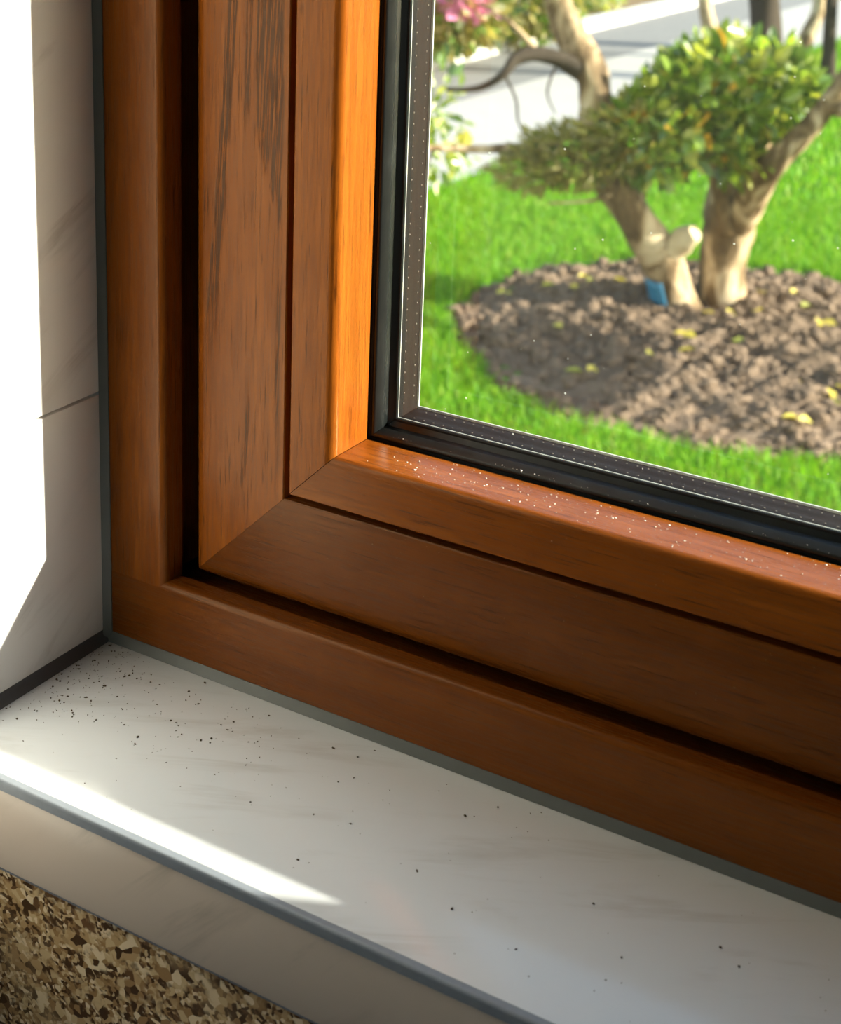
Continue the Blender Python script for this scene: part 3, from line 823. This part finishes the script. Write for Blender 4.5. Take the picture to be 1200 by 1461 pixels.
# ---- shrubs and trees behind
def shrub(name, label, blobs, size, mats, prob, stem_to, cat='shrub', group=None, narrow=1.0, stemmat=None, stem_r=0.02):
    base = G(*stem_to)
    s = tag(empty(name, base), label, cat, group)
    Ps, Os = [], []
    for c, rd, n in blobs:
        P, O = ellipsoid_pts(n, c, rd, 0.35); Ps.append(P); Os.append(O)
    child(tag(obj('foliage', leaf_mesh('foliage', leaf_batch(np.concatenate(Ps), np.concatenate(Os), size), mats, prob, narrow)), kind='stuff'), s)
    for c, rd, n in blobs:
        tube('stem', [(stem_to[0], stem_to[1], stem_to[2] - 0.02), ((stem_to[0] + c[0]) / 2, (stem_to[1] + c[1]) / 2, c[2] * 0.5), c], [stem_r, stem_r * 0.8, stem_r * 0.4], stemmat or DBARK, s, 7, 4)
    return s
shrub('leafy_shrub', 'light green open-leaved shrub on the lawn left of the tree', [((0.02, 8.6, 0.62), (0.28, 0.25, 0.26), 170), ((0.10, 8.6, 0.36), (0.2, 0.2, 0.16), 90)], 0.09, [LEAF_M, LEAF_Y, PALE, LEAF_D], [0.4, 0.25, 0.2, 0.15], (-0.1, 8.6, 0))
o = bpy.data.objects.new('hanging_leaf', fmes[0]); C.objects.link(o)
o.location = G(0.28, 8.35, 0.54); o.rotation_euler = (math.radians(-80), 0.2, 0.5); o.scale = (0.14,) * 3
tag(o, 'single large yellow leaf hanging by the light green shrub', 'leaf')
hed = [((0.15, 14.0, 0.52), (0.66, 0.55, 0.42), 2200), ((0.95, 15.2, 0.50), (0.64, 0.55, 0.42), 1800), ((-0.8, 13.4, 0.62), (0.6, 0.6, 0.45), 500)]
shrub('flowering_shrub', 'dark olive shrub with pink blossoms behind the white kerb', hed, 0.13, [LEAF_OL, LEAF_D, LEAF_M], [0.60, 0.30, 0.10], (0.1, 14.9, 0.03))
fs = [o for o in C.objects if o.name.startswith('flowering_shrub')][0]
P, O = ellipsoid_pts(70, (0.42, 13.42, 0.62), (0.20, 0.12, 0.10), 0.6)
child(tag(obj('blossom', leaf_mesh('blossom', leaf_batch(P, O, 0.14), [PINK, PALE], [0.75, 0.25], 1.6)), 'pink blossoms', kind='stuff'), fs)
shrub('variegated_shrub', 'low pale cream and yellow-green shrub behind the white kerb', [((1.95, 18.4, 0.25), (0.45, 0.4, 0.24), 420)], 0.13, [PALE, LEAF_Y], [0.6, 0.4], (1.95, 18.5, 0.03))
shrub('verge_shrub', 'yellow-green ground plant at the foot of the kerb verge', [((2.7, 20.6, 0.2), (0.5, 0.4, 0.2), 300)], 0.14, [LEAF_Y, LEAF_M], [0.6, 0.4], (2.7, 20.7, 0.03))

def stem_tree(label, pts, radii, mt, crown, cm, cp, n):
    t = tag(empty('slender_tree', G(*pts[0])), label, 'tree', 'slender trees along the pavement')
    tube('trunk', pts, radii, mt, t, 10, 5, 0.06, flare=0.3)
    P, O = ellipsoid_pts(n, *crown, 0.3)
    child(tag(obj('foliage', leaf_mesh('foliage', leaf_batch(P, O, 0.12), cm, cp)), kind='stuff'), t)
    return t
GM = [LEAF_D, LEAF_M, LEAF_Y]
stem_tree('slender tree with pale tan trunk rising just behind the pruned crown', [(2.62, 13.6, -0.03), (2.55, 13.7, 0.4), (2.46, 13.7, 0.8), (2.4, 13.7, 1.6), (2.5, 13.7, 2.4)], [0.085, 0.07, 0.062, 0.055, 0.04], BARK, ((2.5, 13.7, 2.6), (0.34, 0.34, 0.5)), GM, [0.4, 0.4, 0.2], 500)
stem_tree('stout dark-barked tree trunk at the edge of the pavement', [(3.5, 15.8, -0.03), (3.47, 15.8, 0.4), (3.42, 15.8, 0.9), (3.4, 15.8, 1.9), (3.3, 15.8, 2.8)], [0.18, 0.15, 0.135, 0.12, 0.08], DBARK, ((3.3, 15.8, 3.2), (0.34, 0.34, 0.5)), GM, [0.5, 0.4, 0.1], 600)
stem_tree('slender pale tree leaning on the far lawn beside the pavement', [(3.66, 15.0, -0.03), (3.72, 15.0, 0.25), (3.80, 15.0, 0.5), (3.78, 15.0, 0.9), (3.7, 15.0, 1.8), (3.8, 15.0, 2.6)], [0.09, 0.075, 0.06, 0.055, 0.05, 0.03], BARK, ((3.8, 15.0, 2.8), (0.34, 0.34, 0.5)), GM, [0.4, 0.4, 0.2], 400)
t4 = stem_tree('thin dark straight tree with low hanging foliage on the far lawn', [(3.64, 13.8, -0.03), (3.62, 13.8, 0.4), (3.60, 13.8, 0.9), (3.58, 13.8, 1.8), (3.6, 13.8, 2.6)], [0.075, 0.062, 0.058, 0.05, 0.03], DBARK, ((3.7, 13.8, 2.8), (0.34, 0.34, 0.5)), GM, [0.5, 0.4, 0.1], 400)
P, O = ellipsoid_pts(220, (3.98, 13.7, 0.62), (0.2, 0.3, 0.2), 0.3)
child(tag(obj('foliage', leaf_mesh('foliage', leaf_batch(P, O, 0.10), GM, [0.7, 0.25, 0.05])), 'dark low hanging foliage', kind='stuff'), t4)

# ------------------------------------------------------------------ dirt on the sill and dust on the window
def crumbs(name, pts, smin, smax, material, label, cat, squash=0.6):
    bm = bmesh.new(); bmesh.ops.create_icosphere(bm, subdivisions=1, radius=1)
    tv = np.array([v.co[:] for v in bm.verts]); tf = np.array([[v.index for v in f.verts] for f in bm.faces]); bm.free()
    sel_ = rng.permutation(len(tv))
    Vs, Fs = [], []
    for i, p in enumerate(pts):
        s = smin + (smax - smin) * rng.random() ** 3
        v = tv * (1 + 0.25 * rng.standard_normal((len(tv), 1))) * np.array([s * (0.7 + rng.random()), s * (0.7 + 0.5 * rng.random()), s * squash])
        v = v @ np.array(Matrix.Rotation(rng.random() * 6.28, 3, 'Z'))
        Vs.append(v + np.array(p)); Fs.append(tf + len(tv) * i)
    return tag(obj(name, fast_mesh(name, np.concatenate(Vs), np.concatenate(Fs), [material])), label, cat, kind='stuff')
CRUMB = plain('dark_dirt', (0.10, 0.075, 0.05), 0.9, 0.1, var=0.5, vscale=800)
DUST = plain('white_dust', (0.82, 0.74, 0.66), 0.8, 0.2)
pts = []
while len(pts) < 430:
    k = rng.random()
    if k < 0.45: x, y = abs(rng.normal(0.012, 0.018)) + 0.001, -abs(rng.normal(0.03, 0.03)) - 0.004
    elif k < 0.75: x, y = rng.normal(0.085, 0.045), -0.012 - rng.random() * 0.06
    else: x, y = rng.uniform(0.0, 0.45), -0.006 - rng.random() * 0.105
    if 0.0 < x < 0.5 and -0.117 < y < -0.004: pts.append((x, y, 0.0002))
crumbs('dirt_crumbs', pts, 0.00018, 0.00062, CRUMB, 'dark crumbs of dirt scattered over the white sill', 'dirt')
pts = []
for _ in range(420):
    x = rng.uniform(0.14, 0.55)
    t = rng.random()
    pts.append((x, 0.0185 + SY + 0.0265 * t, (UC + SU - 0.0013 * t) + DZ + 0.0001))
for _ in range(120):
    pts.append((rng.uniform(0.14, 0.55), 0.0496 + SY + rng.normal(0, 0.0012), 0.1318 + SU + DZ + 0.0002))
crumbs('dust_specks', pts, 0.00012, 0.00055, DUST, 'white dust specks on the lower glazing bead and gasket', 'dust')
pts = []
for _ in range(110):
    x = rng.uniform(0.12, 0.5)
    pts.append((x, YS + SY - 0.00005 if rng.random() < 0.7 else YB + SY - 0.00005, 0))
    z = rng.uniform(0.062, 0.100) + DZ if pts[-1][1] > 0.0135 + SY else rng.uniform(0.106, 0.122) + DZ
    pts[-1] = (x, pts[-1][1], z)
crumbs('dust_specks', pts, 0.0001, 0.00032, plain('pale_brown_dust', (0.5, 0.32, 0.2), 0.8, 0.2), 'fine dust specks on the front of the lower sash rail', 'dust', 0.9)

# ------------------------------------------------------------------ final: keep physics transforms fresh
bpy.context.view_layer.update()
